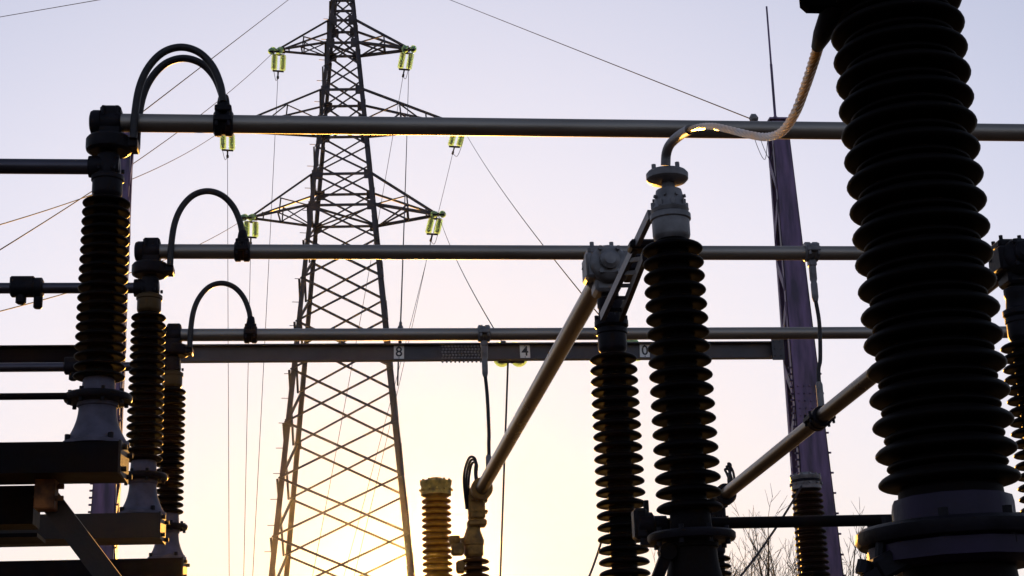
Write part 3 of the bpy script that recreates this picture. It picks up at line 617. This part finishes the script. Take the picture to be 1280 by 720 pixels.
# cable between the disc and the near insulator, sun gold in its colour
t = thing('jumper_cable', (1.425, 6.4, 4.12), 'thick cable coloured sun gold curving from the grey disc up to the huge insulator', 'cable')
path = [(832, 207, 6.4), (833, 192, 6.38), (838, 180, 6.32), (850, 169, 6.2), (862, 162, 6.05)]
MB().tube(spline([at(*p) for p in path], 6), 0.0215, 14).build('pipe_stub', 'cast', t)
path = [(860, 163, 6.07), (875, 158.5, 5.9), (893, 158, 5.6), (915, 163, 5.25), (940, 169, 4.9), (960, 171, 4.6), (978, 164, 4.3), (994, 141, 4.0), (1006, 110, 3.75), (1016, 80, 3.55), (1024, 54, 3.42)]
sp_ = spline([at(*p) for p in path], 10)
MB().tube(sp_, 0.0122, 14).build('cable', 'sun_gold_braid', t)
strands = MB()
for s_ in range(7):       # twisted outer strands
    pts = []
    for i, p in enumerate(sp_):
        d = (sp_[min(i+1, len(sp_)-1)] - sp_[max(i-1, 0)]).normalized(); x, y = basis(d); a = i*0.42 + s_*2*math.pi/7
        pts.append(p + (x*math.cos(a)+y*math.sin(a))*0.0100)
    strands.tube(pts, 0.0040, 7)
strands.build('strands', 'sun_gold_braid', t)
MB().tube([at(1022, 58, 3.43), at(1028, 44, 3.36), at(1037, 20, 3.27), at(1042, 6, 3.25)], [0.0155, 0.023, 0.025, 0.025], 14).build('sleeve', 'dark_steel', t)

# ------------------------------------------------------------------ surge arresters
for x, lab in ((0.955, 'finely ribbed column coloured with golden sun glare, flanged cap beside the pylon foot'), (4.665, 'finely ribbed dark column with grey cap in front of the right gantry post')):
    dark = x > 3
    t = insulator((x, 15.5, 1.9), lab, 0.30, 2.36, 34, 0.122 if dark else 0.108, 0.162 if dark else 0.148, 'porcelain' if dark else 'glare_porcelain', group='ribbed columns', pedestal=False, name='ribbed_column', ring=False, capm='dark_cast' if dark else 'glare_cast')
    c = Vector((x, 15.5, 0)); m = MB(); m.lathe([(0.125, 4.265), (0.15, 4.28), (0.145, 4.37), (0.155, 4.385), (0.155, 4.41), (0.14, 4.42), (0.07, 4.425), (0.06, 4.45), (0.02, 4.455)], 28, c)
    for k in range(12):
        a = k*math.pi/6; m.bolt(c+Vector((0.145*math.cos(a), 0.145*math.sin(a), 4.405)), (0, 0, 1), 0.012, 0.025); m.bolt(c+Vector((0.146*math.cos(a), 0.146*math.sin(a), 4.33)), (math.cos(a), math.sin(a), 0), 0.012, 0.02)
    m.build('flanged_cap', 'cast' if dark else 'glare_cast', t)
    m = MB(); m.bevbox(c+Vector((0, 0, 1.98)), (0.5, 0.5, 0.2), 0.01); m.bevbox(c+Vector((0, 0, 0.95)), (0.32, 0.32, 1.86), 0.01); m.build('stand', 'weathered_steel', t)
wire(at(1003, 606, 15.4), at(905, 745, 14.0), 0.05, 'thin dark cable slanting down left from the right ribbed column cap', 0.011, group='slanting thin cables')
wire(at(752, 676, 12.0), at(728, 740, 12.0), 0.02, 'thin dark cable emerging lower left of the slimmer post insulator', 0.009, group='slanting thin cables')

# ------------------------------------------------------------------ left support steelwork
xe = (at(149, 560, 8.0).x, at(198, 655, 10.15).x, at(227, 710, 12.25).x)
ord_ = ('highest', 'middle', 'lowest')
for i in range(3):
    Y = BUSY[i]; H = 0.155; W = 0.30; t = thing('support_beam', (xe[i], Y, FOOT-H), f'dark steel support beam at lower left, {ord_[i]} of the three under the insulators', 'beam', 'left support beams')
    m = MB(); top = FOOT-0.004
    mm = 'dark_steel' if i != 1 else 'weathered_steel'
    m.box((xe[i]/2-5, Y-W/2, top-H/2), (-(-10-xe[i]), 0.012, H)); m.box((xe[i]/2-5, Y+W/2, top-H/2), (10+xe[i], 0.012, H)); m.build('web', mm, t)
    m = MB(); m.box((xe[i]/2-5+0.002, Y, top-0.006), (10+xe[i], W-0.014, 0.012)); m.box((xe[i]/2-5+0.002, Y, top-H+0.006), (10+xe[i], W-0.014, 0.012)); m.build('flange', mm, t)
    m = MB(); m.box((xe[i]+0.007, Y, top-H/2), (0.012, W+0.02, H+0.01)); ep = m.build('end_plate', 'weathered_steel', t)
    bb = MB()
    for sy in (-1, 1):
        for sz in (-1, 1): bb.bolt((xe[i]+0.012, Y+sy*0.11, top-H/2+sz*0.055), (1, 0, 0), 0.014, 0.026)
    bb.build('bolts', 'weathered_steel', ep)
    m = MB(); m.box((-3.4, Y, (top-H)/2-0.02), (0.2, 0.2, top-H-0.04)); m.build('column', 'dark_steel', t)
# cross beam and diagonal knee brace
t = thing('cross_beam', (-2.3, 8.5, 2.9), 'black horizontal steel beam at the left edge below the highest support beam', 'beam')
m = MB(); x1 = at(42, 630, 8.45).x; m.box(((x1-6)/2, 8.55, at(20, 631, 8.45).z), (x1+6, 0.2, 0.20)); m.build('beam_body', 'dark_steel', t)
m = MB(); m.box(((x1-6)/2-0.02, 8.55, at(20, 631, 8.45).z-0.16), (x1+6+0.1, 0.24, 0.02)); m.build('lower_flange', 'dark_steel', t)
t = thing('knee_brace', at(55, 610, 8.3), 'rusty diagonal steel brace slanting down right below the left support beams', 'brace')
a, b = at(52, 612, 8.25), at(150, 742, 8.25); d = (b-a).normalized(); up = Vector((0, -1, 0)).cross(d)
m = MB(); m.prism(a, b, [(-0.055, 0), (0.055, 0), (0.055, 0.1), (0.045, 0.1), (0.045, 0.01), (-0.045, 0.01), (-0.045, 0.1), (-0.055, 0.1)], up, Vector((0, 1, 0))); m.build('channel_bar', 'weathered_steel', t)
m = MB(); p = at(58, 617, 8.2); m.bevbox(p, (0.10, 0.12, 0.17), 0.006); m.bolt(p+Vector((0.05, -0.03, -0.03)), (1, 0, 0), 0.014, 0.04); m.bolt(p+Vector((0.05, 0.03, 0.04)), (1, 0, 0), 0.014, 0.03); m.build('bracket', 'rust', t)

# operating rods
def rodobj(a, b, r, label):
    a = Vector(a); b = Vector(b); return tag(MB().tube([a, b], r, 12).build('operating_rod', 'dark_steel', org=a), label, 'rod', 'operating rods')
rodobj((LX[0]-0.10, BUSY[0]-0.08, 3.525), (-12, BUSY[0]-0.08, 3.525), 0.018, 'thin dark rod running left from the nearest left insulator base')
rodobj((LX[1]-0.02, BUSY[1]-0.10, 3.525), (-12, BUSY[1]-0.10, 3.525), 0.021, 'dark rod running left behind the highest support beam')
a = at(806, 655.5, 6.56); rodobj(a, (5.0, a.y, a.z), 0.0245, 'black horizontal rod between the tall post insulator and the huge insulator')
t = thing('rod_joint', a, 'dark lumpy rod joint between the two centre post insulators', 'joint')
m = MB(); m.lathe([(0.03, -0.04), (0.05, -0.03), (0.05, 0.03), (0.035, 0.04), (0.035, 0.09)], 14, a, (1, 0, 0)); m.bevbox(a+Vector((-0.02, 0, 0)), (0.06, 0.08, 0.13), 0.012); m.lathe([(0.012, 0), (0.012, 0.07)], 8, a+Vector((0.01, 0, 0.03))); m.build('knuckle', 'dark_cast', t)
m = MB(); m.bar(a+Vector((-0.02, 0, -0.075)), a+Vector((0.16, -0.05, -0.095)), 0.08, 0.028, Vector((0, 0, 1))); m.build('lever', 'dark_cast', t)

# stands under the right hand insulators
def stand(c, foot, label, rust=False):
    t = thing('insulator_stand', (c[0], c[1], 0), label, 'stand', 'insulator stands'); x, y = c
    m = MB(); m.box((x, y, foot-0.02), (0.44, 0.44, 0.03)); m.build('top_plate', 'dark_steel', t)
    for sx in (-1, 1):
        for sy in (-1, 1):
            MB().angle((x+sx*0.17, y+sy*0.17, 0), (x+sx*0.17, y+sy*0.17, foot-0.036), 0.07, 0.008, Vector((-sx, 0, 0)), Vector((0, -sy, 0))).build('leg', 'weathered_steel', t)
    z = 0.15; k = 0
    while z+0.4 < foot:
        for s_ in (-1, 1):
            MB().bar((x-0.17*(1 if k % 2 else -1), y+s_*0.172, z), (x+0.17*(1 if k % 2 else -1), y+s_*0.172, z+0.36), 0.008, 0.04).build('lacing_bar', 'weathered_steel', t)
            MB().bar((x+s_*0.172, y-0.17*(1 if k % 2 else -1), z), (x+s_*0.172, y+0.17*(1 if k % 2 else -1), z+0.36), 0.008, 0.04).build('lacing_bar', 'weathered_steel', t)
        z += 0.38; k += 1
    MB().box((x, y, 0.05), (0.7, 0.7, 0.1)).build('foundation', 'concrete', t)
for ins, lab in ((R1, 'latticed stand under the tall post insulator with the disc'), (R2, 'latticed stand under the slimmer post insulator'), (RR, 'latticed stand under the insulator at the right edge'), (BIG, 'latticed stand under the huge foreground insulator'), (E1, 'latticed stand under the brown insulator at the steep tube end'), (E2, 'latticed stand under the hidden insulator at the gentle tube end')):
    l = ins.location; stand((l.x, l.y), l.z, lab)
t = thing('strut', at(832, 692, 6.3), 'short dark strut leaning below the ring of the tall post insulator', 'strut')
a, b = at(834, 690, 6.35), at(815, 740, 6.35)
m = MB(); m.bar(a, b, 0.045, 0.045); m.lathe([(0.035, -0.03), (0.035, 0.03)], 12, a, (0, 1, 0)); m.build('strut_bar', 'dark_steel', t)

# ------------------------------------------------------------------ bare trees
def bare_tree(base, h, label, seed, spread=0.5):
    rnd = random.Random(seed); t = thing('bare_tree', base, label, 'tree', 'bare trees'); base = Vector(base)
    tr = MB(); lim = MB(); tw = MB()
    def grow(p, d, L, r, lvl):
        n = 4 if lvl < 3 else 3; pts = [p]; dd = d.copy()
        for k in range(n):
            dd = (dd + Vector((rnd.uniform(-1, 1), rnd.uniform(-1, 1), rnd.uniform(-0.3, 0.8)))*0.13).normalized(); pts.append(pts[-1] + dd*L/n)
        rs = [r*(1-0.55*k/n) for k in range(n+1)]
        (tr if lvl == 0 else lim if lvl < 3 else tw).tube(pts, rs, 8 if lvl == 0 else 5 if lvl < 3 else 3)
        if lvl >= 4: return
        nb = (7, 4, 3, 3)[lvl]
        for k in range(nb):
            f = 0.35+0.65*(k+rnd.random()*0.8)/nb; f = min(f, 0.99); i = min(int(f*n), n-1); q = pts[i].lerp(pts[i+1], f*n-i)
            az = rnd.uniform(0, 2*math.pi); x, y = basis(dd); an = rnd.uniform(0.35, 0.8)
            nd = (dd*math.cos(an) + (x*math.cos(az)+y*math.sin(az))*math.sin(an) + Vector((0, 0, 0.18))).normalized()
            grow(q, nd, L*rnd.uniform(0.5, 0.8)*(1.15-0.4*f), max(0.0115, r*(1-0.5*f)*0.55), lvl+1)
        if lvl < 3: grow(pts[-1], dd, L*0.55, rs[-1]*0.9, lvl+1)
    grow(base, Vector((0, 0, 1)), h*0.48, h*0.016, 0)
    tr.build('trunk', 'bark', t)
    lim.build('limbs', 'bark', t); tag(tw.build('crown', 'bark', t), kind='stuff')
for i, (px, top, Y, lab) in enumerate(((955, 606, 62, 'bare tree left of the right ribbed column, tallest twigs'), (1000, 640, 66, 'bare tree mostly hidden behind the right ribbed column'), (1062, 622, 60, 'bare tree between the right ribbed column and the huge insulator'), (918, 650, 70, 'bare low tree just right of the tall post insulator'), (842, 660, 72, 'bare tree whose twigs show between the two centre post insulators'))):
    p = at(px, top, Y); bare_tree((p.x, Y, 0), p.z, lab, 11+i)

# ------------------------------------------------------------------ haze added for the sun glare
m = bpy.data.materials.new('haze'); m.use_nodes = True; t = m.node_tree; t.nodes.clear()
o = t.nodes.new('ShaderNodeOutputMaterial'); pv = t.nodes.new('ShaderNodeVolumePrincipled')
pv.inputs['Color'].default_value = (0.95, 0.93, 0.95, 1); pv.inputs['Density'].default_value = 0.00006; pv.inputs['Anisotropy'].default_value = 0.95
t.links.new(pv.outputs[0], o.inputs['Volume']); MAT['haze'] = m
hz = MB().box((0, 0, 18), (6100, 6100, 38.5)).build('haze', 'haze'); tag(hz, kind='stuff', label='thin haze added to stand in for golden sun glare', cat='haze')
